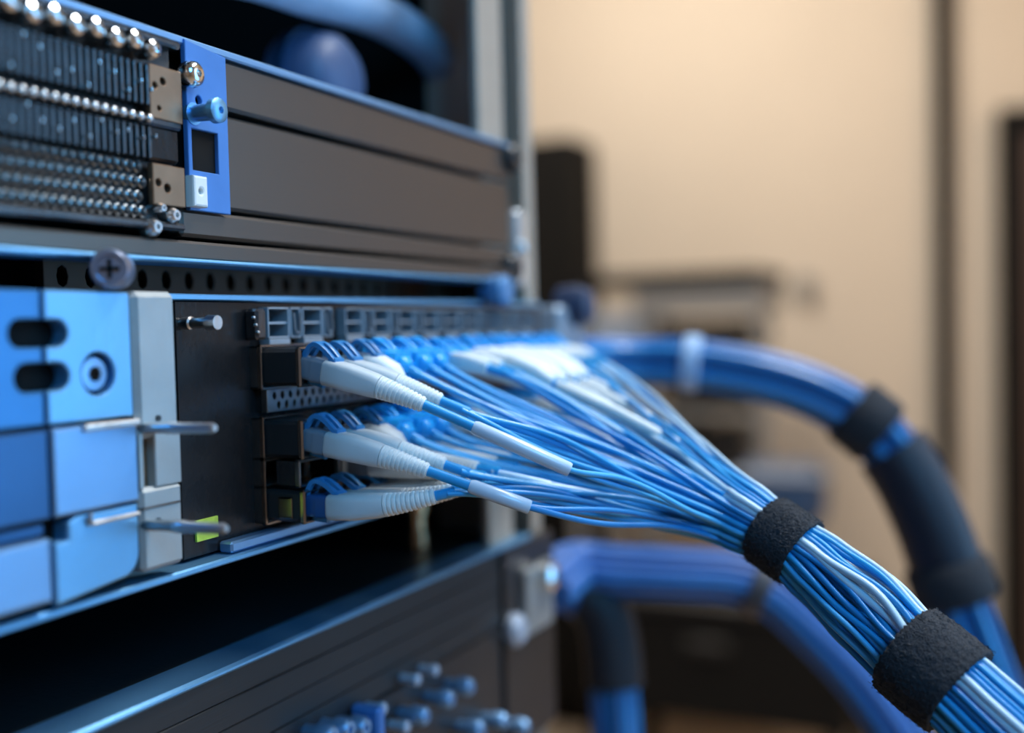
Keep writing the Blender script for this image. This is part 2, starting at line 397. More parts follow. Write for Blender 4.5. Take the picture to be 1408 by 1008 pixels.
for (px, py, r_) in ((214, 312, .0015), (240, 296, .0014), (222, 286, .0009)):
    q = P(px, py, .003); MB().lathe((q.x, -.0006, q.z), (0, -1, 0), [(0, r_), (.0022, r_), (.003, r_*.6), (.003, r_*.3), (.0024, r_*.25)], 14).build('terminal_screw', steel, mod, smooth=True)

# shelf lip under that unit
sz0, sz1 = P(100, 352, .003).z, P(100, 316, .003).z
sh = thing('rack_shelf', 'thin dark shelf with blue lower edge under the bronze server', 'shelf', (.1, .1, sz0))
xs1 = P(709, 375, .002).x
MB().span(XL, xs1, -.40, -.001, sz1-.0012, sz1-.0002).build('tray', blk, sh)
MB().span(XL, xs1, -.0012, .0022, sz0+.0006, sz1, .0005).build('front_lip', fasc, sh)
MB().span(XL, xs1, -.006, .0028, sz0, sz0+.0008, .0003).build('edge_strip', bluep, sh)
# perforated baffle in the gap above the switch
zb0, zb1 = P(450, 408, -.02).z, P(450, 368, -.02).z
xg0, xg1 = P(60, 390, -.02).x, P(690, 390, -.02).x
hs = []
x = xg0+.004
while x < xg1-.004: hs.append(circ(x, (zb0+zb1)/2-.001, .0012, 8, .0018)); x += .0062
plate(rect(xg0, xg1, zb0-.004, zb1+.004), hs, -.022, -.020).build('vent_baffle', brownm, sh)
MB().span(XL, xs1, -.20, -.03, zb0-.003, zb1+.004).build('dark_backing', blkr, sh)

# cables and plugs in the dark space above that unit
def bez(pts, n=40):
    pts = [V(p) for p in pts]; out = []
    P_ = [pts[0]*2-pts[1]] + pts + [pts[-1]*2-pts[-2]]
    per = max(2, n//(len(pts)-1))
    for i in range(1, len(P_)-2):
        p0_, p1_, p2_, p3_ = P_[i-1:i+3]
        for k in range(per):
            t = k/per
            out.append(.5*((2*p1_) + (-p0_+p2_)*t + (2*p0_-5*p1_+4*p2_-p3_)*t*t + (-p0_+3*p1_-3*p2_+p3_)*t**3))
    out.append(pts[-1].copy()); return out
arc = bez([P(-120, -75, -.06), P(150, -60, -.04), P(330, -40, -.03), P(430, -8, -.03), P(520, 20, -.03), P(585, 62, -.03), P(622, 112, -.03), P(625, 160, -.03), P(618, 230, -.035)], 60)
t = thing('power_cable', 'thick blurred grey-blue cable looping down behind the server top', 'cable', arc[-1])
MB().tube(arc, .0058, 16).build('jacket', M('cable_grey_blue', (.34, .46, .62), .5), t, smooth=True)
MB().tube([arc[-22], arc[-14], arc[-8], arc[-2]], [.0042, .0052, .0056, .0056], 16, k=4).build('strain_relief', M('grey_relief', (.26, .29, .35), .5), t, smooth=True)
q = P(493, 118, -.02); qt = P(493, 74, -.04).z; q.z = (qt+ztop+.001)/2; pr_ = (qt-ztop-.001)/2
t = thing('round_plug', 'round dull blue plug cap peeking over the server top edge', 'plug', (q.x, -q.y, q.z))
MB().lathe((q.x+.004, .042, q.z), (0, -1, 0), [(0, pr_*.92), (.008, pr_*.92), (.013, pr_*.85), (.016, pr_*.6), (.017, pr_*.3)], 24).build('cap', M('plug_blue', (.055, .09, .18), .5), t, smooth=True)
MB().lathe((q.x+.004, .040, q.z), (0, -1, 0), [(0, pr_), (.004, pr_)], 24).build('collar', bluepd, t, smooth=True)
q = P(568, 12, -.06)
tag(MB().lathe((q.x, q.y, q.z-.006), (0, 0, 1), [(0, .003), (.004, .0036), (.016, .0036), (.018, .002)], 14).build('brass_fitting', brass, smooth=True), 'small blurred brass fitting behind the top of the looping cable', 'fitting')
q = P(640, 20, -.05)
tag(MB().lathe((q.x, q.y, q.z-.006), (0, 0, 1), [(0, .0025), (.004, .003), (.03, .003), (.033, .002)], 14).build('cable_gland', bgrey, smooth=True), 'blurred grey cable gland beside the rack post at the top', 'fitting')
MB().span(XL, xp-.001, -.30, -.28, ztop+.002, ztop+.2).build('blanking_panel', M('black_felt', (.006, .005, .005), .9), rack)

# ------------------------------------------------------------------ the switch
zT, zB = P(300, 409, 0).z, P(340, 747, 0).z
xs0, xs2 = XL, P(742, 500, 0).x
sw = thing('network_switch', 'black network switch with rows of ports and a blue and silver ejector', 'network switch', ((xs0+xs2)/2, .15, zB))
MB().span(xs0, xs2-.002, -.35, -.012, zB, zT-.0004).build('chassis', blkr, sw)
MB().span(xs0, xs2, -.35, .0006, zT-.0006, zT+.0005, .0002).build('top_cover', bluep, sw)
rows = {}
rz = lambda y: P(340, y, 0).z
zA, zV, zB2, z5, zC, zP = rz(506), rz(553), rz(605), rz(651), rz(697), P(355, 446, 0).z
PITCH = .0140; X0 = .1592
holes = []
ports = []          # (x0, x1, z0, z1) small cages of the top row
x = P(356, 446, 0).x
zp0, zp1 = P(356, 466, 0).z, P(356, 423, 0).z
i = 0
while x < xs2-.012:
    ports.append(('wide', x, x+.0062)); ports.append(('slim', x+.0068, x+.0098))
    x += .0106; i += 1
    if i == 2: x += .004
for kd, a_, b_ in ports: holes.append(rect(a_, b_, zp0, zp1))
holes.append(rect(X0+.0002, X0+.0128, z5-.0024, z5+.0024))
plate(rect(P(247, 600).x, xs2, zB+.0002, zT-.0008), holes, -.0012, 0., .0001).build('faceplate', blkg, sw)
portm = M('port_nickel', (.34, .40, .46), .34, .55, var=.2, scale=400)
cagew = MB().frame(-.0001, .0063, -.006, .0022, zp0-1.2, zp1-1.2, .00035, .0001)
cagew.span(.0002, .006, -.006, .0018, (zp0+zp1)/2-1.2-.0002, (zp0+zp1)/2-1.2+.0002)
cagew.span(0, .0062, .0000, .0024, zp0-1.2-.0011, zp0-1.2-.0001, .0001)
cages_ = MB().frame(-.0001, .0031, -.006, .0022, zp0-1.2, zp1-1.2, .00035, .0001)
for s_ in (0, 1):
    cages_.tube([V((.0006, -.0024, zp1-1.2-.001)), V((.0006, -.0026, zp0-1.2+.0017)), V((.0010, -.0026, zp0-1.2+.0010)), V((.0020, -.0026, zp0-1.2+.0010)), V((.0024, -.0026, zp0-1.2+.0017)), V((.0024, -.0024, zp1-1.2-.001))], .00022, 6)
mw = meshof(cagew, 'port_cage', portm); ms = meshof(cages_, 'slot_cage', portm)
for kd, a_, b_ in ports:
    piece('port_cage' if kd == 'wide' else 'slot_cage', mw if kd == 'wide' else ms, (a_, 0, 1.2), sw)
MB().span(P(350, 470).x, xs2-.003, 0, .0012, zp0-.0026, zp0-.0014, .0002).build('port_sill', cagem, sw)
MB().span(P(336, 470).x, P(350, 470).x, 0, .003, rz(468), rz(425), .0005).build('port_guard', darkm, sw)
# indicator lamps
for k in range(3):
    q = P(347+3*k, 437+10*k, .003); MB().lathe((q.x, -.003, q.z), (0, -1, 0), [(0, .0003), (.0005, .0003), (.0006, .00015)], 8).build('indicator', steel, sw)
# vent strip between the two upper rows
hs = []
vx0, vx1 = P(352, 553, .0).x, xs2-.004
x = vx0+.0022; j = 0
while x < vx1-.002:
    hs.append(circ(x, zV+.0009, .00055, 8, .0007)); hs.append(circ(x+.0012, zV-.0009, .00055, 8, .0007)); x += .0024
plate(rect(vx0, vx1, zV-.0021, zV+.0021), hs, .0012, .0026, .0001).build('vent_strip', cagem, sw)
MB().span(vx0, vx1, 0, .0010, zV-.0019, zV+.0019).build('vent_backing', blkr, sw)
# bottom lip
MB().span(P(300, 740).x, xs2, 0, .0030, zB-.0002, zB+.0018, .0004).build('bottom_rail', bluep2, sw)
MB().span(xs0, xs2, -.34, .0036, zB-.0016, zB-.0004, .0003).build('bottom_lip', bluep, sw)

# cages that carry the plug-in transceivers
def cage(x0, z, nm='transceiver_cage', h=.0039):
    g = MB().frame(x0, x0+.0133, -.008, .0022, z-h, z+h, .0004, .0001)
    o = g.build(nm, cagem, sw)
    e = MB().frame(x0-.0002, x0+.0135, .0018, .0028, z-h-.0002, z+h+.0002, .0004, .0001); e.build('cage_rim', rimm, o)
    return o
def transceiver(x0, z, lab, h=.0036, window=False):
    t = thing('transceiver', lab, 'transceiver', (x0+.0066, 0, z-h))
    MB().span(x0+.0006, x0+.0127, -.007, .0104, z-h+.0002, z+h-.0002, .0007).build('body', M('transceiver_shell', (.035, .037, .04), .4, .6, var=.2), t)
    MB().frame(x0+.0003, x0+.0130, .0098, .0110, z-h, z+h, .0007, .0003).build('front_rim', rimm, t)
    if window:
        MB().frame(x0+.0003, x0+.0008, .0052, .0082, z-h*.7, z+h*.55, .0004, .0001).build('side_window', rimm, t)
    MB().frame(x0+.0009, x0+.0124, .0094, .0100, z-h+.0006, z+h-.0006, .0014).build('socket', darkm, t)
    return t
NCOL = 8
side = 'near end'
for k in range(NCOL):
    x0 = X0 + k*PITCH
    o_ = 'nearest' if k == 0 else ORD[k]
    for (z, rn) in ((zA, 'upper'), (zB2, 'lower')):
        cage(x0, z); transceiver(x0, z, f'black transceiver with bronze rim, {o_} in the {rn} cabled row' if k else f'black transceiver with bronze rim, nearest in the {rn} cabled row')
    if k in (0, 1, 3, 5):
        cage(x0, zC, h=.0034); transceiver(x0, zC, f'black transceiver of the bottom row, {o_} column from the near end', .0031, k == 0)
# row five: an open cage at the near end, then occupied ones
c5 = cage(X0, z5, 'empty_cage', .0027)
MB().span(X0+.0003, X0+.0005, .0050, .0092, z5-.0022, z5+.0022, .0001).build('cage_side', darkm, c5)
MB().frame(X0, X0+.0130, .0092, .0104, z5-.0025, z5+.0025, .0006, .0002).build('outer_frame', cagem, c5)
hs = [circ(X0+PITCH+.003+i*.004, z5+(-1)**i*.0006, .0005, 8) for i in range(10)]
plate(rect(X0+PITCH, X0+PITCH*5, z5-.0024, z5+.0024), hs, .009, .0102).build('cover_strip', M('pale_plastic', (.45, .45, .42), .45), sw)
MB().span(X0+PITCH, X0+PITCH*5, 0, .0088, z5-.002, z5+.002).build('cover_backing', blkr, sw)

# ---- ejector at the left
NE = .0045
def EX(px): return P(px, 600, NE).x
def EZ(py, px=125): return P(px, py, NE).z
xl0, xl1, xr0, xr1 = XL, EX(62.5), EX(68), EX(185)
MB().span(xs0, EX(190), -.002, .0012, zB+.0004, EZ(402), .0003).build('ejector_backing', blkr, sw)
def notch_right(x0, w_, za, zb):                # notch cut into a left-hand edge, listed downwards
    r_ = (za-zb)/2; zc = (za+zb)/2
    return [(x0, za)] + [(x0+w_-r_+r_*math.sin(math.pi*i/8), zc+r_*math.cos(math.pi*i/8)) for i in range(9)] + [(x0, zb)]
s1a, s1b, s2a, s2b = EZ(439, 82), EZ(477, 82), EZ(498, 82), EZ(537, 82)
e0_, e1_, e2_, e3_ = EZ(400), EZ(578), EZ(703), EZ(808)
nw = EX(99)-xr0
ol = [(xr1, e1_), (xr1, e0_-.0004), (xr1-.0004, e0_), (xr0, e0_)] + notch_right(xr0, nw, s1a, s1b) + notch_right(xr0, nw, s2a, s2b) + [(xr0, e1_)]
scx, scz = EX(139), P(139, 514, NE).z
pt = plate(ol, [circ(scx, scz, .0032, 24)], .0014, NE, .0003).build('ejector_plate', bluep, sw)
MB().lathe((scx, -.0016, scz), (0, -1, 0), [(0, .0027), (.0014, .0027), (.0020, .0024), (.0021, .0010), (.0012, .0008), (.0012, .0003)], 24).build('screw', bluep2, pt, smooth=True)
g = MB()
for i in range(4):
    a_ = math.pi/4*i; g.box((scx, -.0037, scz), (.0022, .0004, .0005), Matrix.Rotation(a_, 3, 'Y'))
g.build('screw_slot', blkr, pt)
plate(rect(xr0, xr1, e2_+.0002, e1_-.0006), [], .0014, NE+.0006, .0004).build('ejector_plate', bluep2, sw)
rr = .0035
ol = [(xr0, e3_-.0012), (xr1-rr, e3_)] + [(xr1-rr+rr*math.sin(a_*math.pi/12), e3_+rr-rr*math.cos(a_*math.pi/12)) for a_ in range(1, 7)] + [(xr1, e2_-.0002), (xr0+.004, e2_-.0002), (xr0+.0025, e2_-.0010), (xr0+.0025, e2_-.0034), (xr0, e2_-.0034)]
plate(ol, [], .0014, NE+.0002, .0004).build('ejector_plate', bluep, sw)
nl = xl1-EX(17); nl2 = xl1-EX(23)
def mirror(n_, x): return [(2*x - a_, z_) for a_, z_ in n_][::-1]
ol = [(xl0, e0_), (xl0, e1_), (xl1, e1_)] + mirror(notch_right(xl1, nl2, s2a, s2b), xl1) + mirror(notch_right(xl1, nl, s1a, s1b), xl1) + [(xl1, e0_)]
plate(ol, [], .0014, NE, .0003).build('ejector_plate', M('mid_blue_lit_metal', (.055, .20, .42), .38, .8), sw)  # darker copy of the metal with blue light in its colour
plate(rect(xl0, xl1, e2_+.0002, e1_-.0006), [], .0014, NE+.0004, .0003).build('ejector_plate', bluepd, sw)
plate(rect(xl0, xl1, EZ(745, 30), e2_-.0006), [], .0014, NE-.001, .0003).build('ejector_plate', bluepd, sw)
plate(rect(xl0, EX(59), EZ(838, 30), EZ(748, 30)), [], .0014, NE+.0008, .0005).build('ejector_plate', bluep2, sw)
# ledges and latch tabs
MB().span(EX(108), xr1+.0002, NE-.001, NE+.0014, EZ(592), EZ(582), .0003).build('latch_ledge', steel, sw)
MB().span(EX(116), EX(183), NE-.001, NE+.0012, EZ(722), EZ(716), .0003).build('latch_ledge', steel, sw)
MB().span(EX(112), EX(117), NE-.001, NE+.0012, EZ(722), EZ(703), .0003).build('latch_ledge', steel, sw)
# silver lever, rounded, right of the blue plates
lx0, lx1 = EX(189), EX(247)
lz0, lz1 = P(215, 783, NE).z, P(215, 401, NE).z
g = MB().span(lx0, lx1, .0006, NE+.0003, EZ(602, 215), lz1, .0009)
g.span(lx0, lx0+.0009, .0006, NE+.0002, EZ(668, 215)-.0002, EZ(602, 215)+.001, .0001); g.span(lx0+.0034, lx1, .0006, NE+.0002, EZ(668, 215)-.0002, EZ(602, 215)+.001, .0002)
g.span(lx0, lx1, .0006, NE+.0003, lz0, EZ(668, 215), .0007)
lv = g.build('ejector_lever', brush, sw)
MB().span(lx0+.0004, lx1-.0004, .0004, .0030, EZ(680, 205), EZ(600, 205)).build('slot_floor', copper, lv)
MB().span(lx0, lx1-.0008, NE-.001, NE+.0006, EZ(697, 215), EZ(694, 215), .0002).build('seam', darkm, lv)
for yy in (575, 716):
    q = P(215, yy, NE); MB().lathe((q.x, -NE-.0002, q.z), (0, -1, 0), [(0, .0005), (.0004, .0005), (.0004, .0002)], 10).build('rivet', blk, lv)
def pin(px0, px1, py0, r_, hexend=False):
    p0_ = P(px0, py0, NE); n1 = NX(px1, p0_.x); z_ = p0_.z; L = n1-NE
    pr = [(-.002, r_), (L*.35, r_), (L*.36, r_*1.15), (L*.5, r_*1.15), (L*.52, r_), (L-.0006, r_*.95), (L, r_*.6)]
    if hexend: pr = [(-.002, r_), (.001, r_), (.0012, r_*1.25), (.0018, r_*1.25), (.002, r_*.9), (L-.0022, r_*.9), (L-.0022, r_*1.35), (L, r_*1.3)]
    return MB().lathe((p0_.x, -NE, z_), (0, -1, 0.02), pr, 6 if hexend else 14).build('guide_pin', steel if not hexend else chrome, sw, smooth=not hexend)
pin(196, 293, 589, .00085); pin(200, 304, 722, .0009)
q = P(247, 445, 0); n1 = NX(302, q.x)
MB().lathe((q.x+.0005, .0005, q.z), (0, -1, 0), [(0, .0009), (.002, .0012), (.0026, .0012), (.0028, .0009), (n1-.002, .0009), (n1-.002, .0013), (n1, .0012), (n1, .0004)], 12).build('guide_pin', steel, sw, smooth=True)
# lime label behind the lower pin, with fine print dots
q = P(266, 735, 0); 
MB().span(P(268, 730).x, P(298, 730).x, 0, .0004, P(285, 741).z, P(285, 712).z).build('label', lime, sw)
# knurled thumb screw on top of the ejector
ax = V((-.80, -.60, 0)); c = P(150, 369, .006)
t = thing('thumb_screw', 'round knurled metal thumb screw sitting on top of the ejector', 'screw', (c.x, c.y, c.z-.003))
MB().lathe(c-ax*.0062, ax, [(0, .0026), (.0004, .0030), (.0022, .0030), (.0023, .0026), (.0028, .0026), (.0029, .0030), (.0056, .0030), (.0062, .0026), (.0062, .0021), (.0056, .0019)], 32).build('head', M('thumb_steel', (.34, .38, .50), .32, .85, var=.15), t, smooth=True)
g = MB(); sd = ax.cross(V((0, 0, 1)))
for i in range(2):
    R_ = Matrix((sd, ax, V((0, 0, 1)))).transposed() @ Matrix.Rotation(math.pi/2*i, 3, 'Y'); g.box(c-ax*.0003, (.0028, .0008, .0005), R_)
g.build('cross_slot', blkr, t)
MB().lathe(c-ax*.0105, ax, [(0, .0012), (.0045, .0012)], 12).build('shank', steel, t, smooth=True)

# ------------------------------------------------------------------ bundle path through the straps
spine_key = [PD(1018, 709, .2085), PD(1076, 743, .2030), PD(1130, 786, .198), PD(1190, 838, .192), PD(1240, 886, .187), PD(1274, 916, .1835), PD(1330, 962, .179), PD(1410, 1040, .173), PD(1500, 1140, .168)]
spine = bez(spine_key, 64)
NS = len(spine)
seg = NS//8
rad = []
for i in range(NS):
    s_ = i/seg
    kr = [7.3, 5.8, 6.8, 7.9, 7.5, 7.1, 7.5, 7.9, 8.0]
    a_ = min(int(s_), 7); f_ = s_-a_; f_ = f_*f_*(3-2*f_)
    rad.append((kr[a_]*(1-f_)+kr[a_+1]*f_)*mm)
frames = []
for i in range(NS):
    T = (spine[min(i+1, NS-1)] - spine[max(i-1, 0)]).normalized()
    e1 = T.cross(V((0, 0, 1))).normalized(); e2 = e1.cross(T); frames.append((T, e1, e2))

# ------------------------------------------------------------------ fibre cables
cables = []       # root, end point, direction, n strands, pale?
LATCH = []
def latch(root, p, d, mat, up=1, big=1.):
    sx = V((1, 0, 0)); u = sx.cross(d).normalized()*-1
    if u.z < 0: u = -u
    u = u*up
    g = MB()
    for s_ in (-1, 1):
        path = [p + u*(.0021) + sx*s_*.0012, p + u*.0036*big + d*.0012 + sx*s_*.0012, p + u*.0040*big + d*.0024 + sx*s_*.0012, p + u*.0034*big + d*.0042 + sx*s_*.0011, p + u*.0022 + d*.0066 + sx*s_*.0010]
        g.tube(bez(path, 16), .00055, 6, k=4)
    g.tube([p + u*.0040*big + d*.0022 - sx*.0014, p + u*.0040*big + d*.0022 + sx*.0014], .00055, 6)
    g.tube([p + u*.0024 + d*.0064 - sx*.0014, p + u*.0024 + d*.0064 + sx*.0014], .0006, 6)
    g.build('latch', mat, root, smooth=True)

def fiber(x, z, kind, s0, s1, lab, sheath=.009, sleeve=.018, dx=0., nst=2):
    p = V((x, -.0096, z)); d0_ = V((0, -1, s0)).normalized(); d1_ = V((dx, -1, s1)).normalized()
    root = thing('fiber_cable', lab, 'cable', p)
    if kind == 'white': bl, bmat, btm, hw = .0050, lcgrey, bootw, .0021
    elif kind == 'dark': bl, bmat, btm, hw = .0050, lcdark, bootg, .0020
    elif kind == 'short': bl, bmat, btm, hw = .0040, lcgrey, bootw, .0023
    elif kind == 'plug': bl, bmat, btm, hw = .0086, lcblue, lcblue, .0029
    elif kind == 'blue': bl, bmat, btm, hw = .0078, lcblue, bootw, .0027
    else: bl, bmat, btm, hw = .0060, lcblue, bootw, .0027
    nn = 16
    # connector body with a step and shoulder
    g = MB().tube([p, p+d0_*bl*.55, p+d0_*bl*.56, p+d0_*bl], [hw, hw, hw*1.08, hw*1.02], nn, k=7.)
    g.build('connector_body', bmat, root, smooth=True)
    if kind in ('blue', 'plug'):
        for j in (0, 1):
            c_ = p + d0_*(bl*(.25+.45*j)); g = MB().tube([c_-d0_*.0005, c_+d0_*.0005], hw*1.13, nn, k=7.); g.build('grip_band', lcblue, root, smooth=True)
    latch(root, p + d0_*(.0004 if kind != 'blue' else .0008), d0_, latchm if kind in ('white', 'dark', 'short') else lcblue, 1, 1.15 if kind != 'blue' else 1.05)
    if kind in ('white', 'dark'):
        g = MB().tube([p+d0_*.001-V((0, 0, .0024)), p+d0_*.0042-V((0, 0, .0026))], .0006, 6, k=4); g.build('lower_clip', latchm, root)
    # boot: smooth, then ribbed, along a drooping line
    Lb = {'white': .0195, 'dark': .0200, 'blue': .0085, 'big': .020, 'short': .0085, 'plug': .0016}[kind]
    b0 = p + d0_*bl
    def bp(t):        # position on the boot axis
        q = b0.copy(); N_ = 10
        for i in range(N_):
            tt = t*(i+.5)/N_; q = q + d0_.lerp(d1_, tt/Lb).normalized()*(t/N_)
        return q
    pts, rs, ks = [], [], []
    if kind in ('white', 'dark'):
        for t, r_, k_ in ((0, .0021, 5), (.0004, .0024, 5), (.005, .0024, 4), (.0096, .0022, 3), (.0108, .0021, 2.2)): pts.append(bp(t)); rs.append(r_); ks.append(k_)
        sm = MB().tube(pts, rs, 16, k=ks); sm.build('boot', btm if kind == 'dark' else bootg, root, smooth=True)
        pts, rs = [], []; nr = 11
        for i in range(nr):
            t = .0108 + (Lb-.0108)*i/nr; q_ = (Lb-.0108)/nr; r_ = .00215*(1-i/nr)+.0014*i/nr
            for dt, k_ in ((0, .88), (.12, 1), (.62, .99), (.74, .84), (.98, .84)): pts.append(bp(t+q_*dt)); rs.append(r_*k_)
        MB().tube(pts, rs, 14).build('ribbed_boot', bootw, root, smooth=True, ang=60)
    elif kind == 'short':
        for t, r_, k_ in ((0, .0021, 5), (.0004, .0025, 4), (.003, .0029, 3), (.006, .0027, 2.4), (.0078, .0018, 2), (.0085, .0011, 2)): pts.append(bp(t)); rs.append(r_); ks.append(k_)
        MB().tube(pts, rs, 16, k=ks).build('boot', btm, root, smooth=True)
    elif kind == 'plug':
        MB().tube([bp(0), bp(.0003), bp(.0016)], [.0022, .0022, .0014], 12, k=4).build('strain_relief', btm, root, smooth=True)
    elif kind == 'blue':
        for t, r_, k_ in ((0, .0019, 5), (.0003, .0021, 5), (.004, .0020, 4), (.0085, .0016, 2.5)): pts.append(bp(t)); rs.append(r_); ks.append(k_)
        MB().tube(pts, rs, 16, k=ks).build('boot', btm, root, smooth=True)
    else:
        for t, r_, k_ in ((0, .0024, 6), (.0004, .0030, 5), (.010, .0034, 5), (.016, .0030, 4), (.020, .0017, 3)): pts.append(bp(t)); rs.append(r_); ks.append(k_)
        MB().tube(pts, rs, 16, k=ks).build('boot', btm, root, smooth=True)
    e = bp(Lb)
    sag = V((0, 0, -.02))
    dd = d1_
    if sheath > 0:
        e2_ = e + dd*sheath
        MB().tube([e-dd*.001, e+dd*sheath*.5, e2_+dd*.0006], .00095, 10).build('sheath', cab[0], root, smooth=True); e = e2_
    if sleeve > 0:
        d2_ = (dd + V((dx*.5, 0, -.06))).normalized()
        ps = [e, e+dd*.0006, e+dd*sleeve*.5, e+dd*sleeve*.5+d2_*sleeve*.48, e+dd*sleeve*.5+d2_*sleeve*.5]
        MB().tube(ps, [.0011, .0013, .00135, .0013, .0012], 12).build('sleeve', sleevm if kind != 'big' else bootw, root, smooth=True)
        e = ps[-1]; dd = d2_
    cables.append([root, e, dd, nst, kind, x, z]); return root

CO = lambda k: 'nearest' if k == 0 else ORD[k]
xs_in = (.0036, .0098)
kindA = ['white', 'short', 'blue', 'blue', 'big', 'big', 'blue', 'blue']
for rn, zr in (('upper', zA), ('lower', zB2)):
    for k in range(NCOL):
        for j in (0, 1):
            kd = 'plug' if (k == 1 and j == 1) or k == 2 else kindA[k]; x = X0 + k*PITCH + xs_in[j]
            up_ = rn == 'upper'
            if up_: s0, s1 = (-.12, -.52) if kd == 'white' else ((-.10, -.30) if kd == 'blue' else (-.16, -.42))
            else: s0, s1 = (-.08, -.34) if kd == 'white' else ((-.06, -.20) if kd == 'blue' else (-.06, -.22))
            if kd == 'short': s0, s1 = -.15, -.8
            if kd == 'plug': s0, s1 = -.12, -.55
            if k == 0: s0, s1 = (-.20, -.46) if up_ else (-.15, -.37)
            if not up_ and kd == 'big': kd = 'white' if k == 4 else 'blue'
            if k == 0 and j == 0:
                sh_, sl_ = (.0095, .0185) if up_ else (.0078, .0112)
            else:
                sh_ = random.uniform(.003, .009); sl_ = random.uniform(.008, .016) if random.random() < .55 else 0
            if kd in ('short', 'plug'): sh_, sl_ = (.002, 0)
            if kd == 'big': sh_, sl_ = .001, (.030 if j == 0 else .012)
            nm = {'white': 'white-booted', 'short': 'stubby white-booted', 'plug': 'blunt blue-plugged', 'blue': 'blue-plugged', 'big': 'wide white-booted'}[kd]
            lab = f'{nm} fibre cable in the {"near" if j == 0 else "far"} socket of the {CO(k)} {rn}-row transceiver'
            fiber(x, zr, kd, s0, s1 + random.uniform(-.03, .03), lab, sh_, sl_, dx=(.212-x)/.06*.42, nst=2 if (k, j) == (0, 0) else 3)
for k in (0, 1, 3, 5):
    for j in (0, 1):
        x = X0 + k*PITCH + xs_in[j]
        fiber(x, zC, 'dark' if k < 2 else 'blue', -.01, .24 if k < 2 else .10, f'grey-booted fibre cable in the {"near" if j == 0 else "far"} socket of the {CO(k)} bottom-row transceiver', .003, 0, dx=(.215-x)/.06*.5, nst=3)
for k in (1, 2, 3):
    for j in (0, 1):
        x = X0 + k*PITCH + xs_in[j]
        fiber(x, z5, 'white', -.02, -.10, f'pale fibre cable in the {"near" if j == 0 else "far"} hole of the {CO(k)} cover strip column', .004, 0, nst=2)

# strands run from every cable into a packed round bundle
jobs = []
for c_ in cables:
    for q in range(c_[3]): jobs.append((c_, q))
N = len(jobs)
slots = []
for i in range(N):
    r_ = math.sqrt((i+.5)/N); a_ = i*2.399963; slots.append((r_*math.cos(a_), r_*math.sin(a_)))
# top of the bundle takes the far and upper cables, its underside the near and lower ones
jobs.sort(key=lambda t: (t[0][6]*1.0 + (t[0][5]-X0)*.33) + random.uniform(-.002, .002))
slots.sort(key=lambda s_: s_[1])
rowsN = 9; per = math.ceil(N/rowsN); assigned = []
for r_ in range(rowsN):
    js = sorted(jobs[r_*per:(r_+1)*per], key=lambda t: t[0][5]); ss = sorted(slots[r_*per:(r_+1)*per], key=lambda s_: -s_[0])
    assigned += list(zip(js, ss))
SR = .00054
for (c_, q), (a_, b_) in assigned:
    root, e, dd, _, kd, x, z = c_
    T, e1, e2 = frames[0]
    side_ = dd.cross(V((0, 0, 1))).normalized()
    p0 = e + side_*(.00055*(q*2-1 if root['label'] and c_[3] == 2 else (q-1)*1.3)) - dd*.0008
    p3 = spine[0] + (e1*a_ + e2*b_)*(rad[0]-SR)
    L = (p3-p0).length
    cho = (p3-p0).normalized(); t0 = dd.lerp(cho, .45).normalized()*L*.28; t1 = T.lerp(cho, .55).normalized()*L*.28
    w1 = V((random.uniform(-1, 1), random.uniform(-1, 1), random.uniform(-1, 1)))*.0012
    w2 = V((random.uniform(-1, 1), random.uniform(-1, 1), random.uniform(-1, 1)))*.0012
    if q: w1 += V((0, 0, random.uniform(-.0010, .0008)))
    pts = []
    n1 = 26
    for i in range(n1):
        t = i/n1
        p_ = p0*(1-t)**3 + (p0+t0)*3*t*(1-t)**2 + (p3-t1)*3*t*t*(1-t) + p3*t**3
        p_ = p_ + w1*math.sin(math.pi*t)**2 + w2*math.sin(2*math.pi*t)*math.sin(math.pi*t)
        pts.append(p_)
    ph = random.uniform(0, 6.28); tw = random.uniform(-.20, .20)
    for i in range(0, NS):
        T, e1, e2 = frames[i]; s_ = i/seg
        loose = math.sin(math.pi*min(max((s_-1)/4, 0), 1))**1.0
        an = tw*loose + .09*loose*math.sin(s_*2+ph)
        ca, sa = math.cos(an), math.sin(an)
        aa, bb = a_*ca - b_*sa, a_*sa + b_*ca
        ro = (rad[i]-SR)*(1 + .05*loose*math.sin(s_*1.6+ph*2))
        pts.append(spine[i] + (e1*aa + e2*bb)*ro)
    pale = kd == 'big' and z == zA and q < 2 or random.random() < .07  # pale upper strands carry the bundle's top highlight in colour, others are random
    MB().tube(pts, SR*random.uniform(.94, 1.12) if not (pale and kd == 'big') else SR*1.35, 8).build('strand', palec if pale else random.choice(cab), root, smooth=True, ang=80)

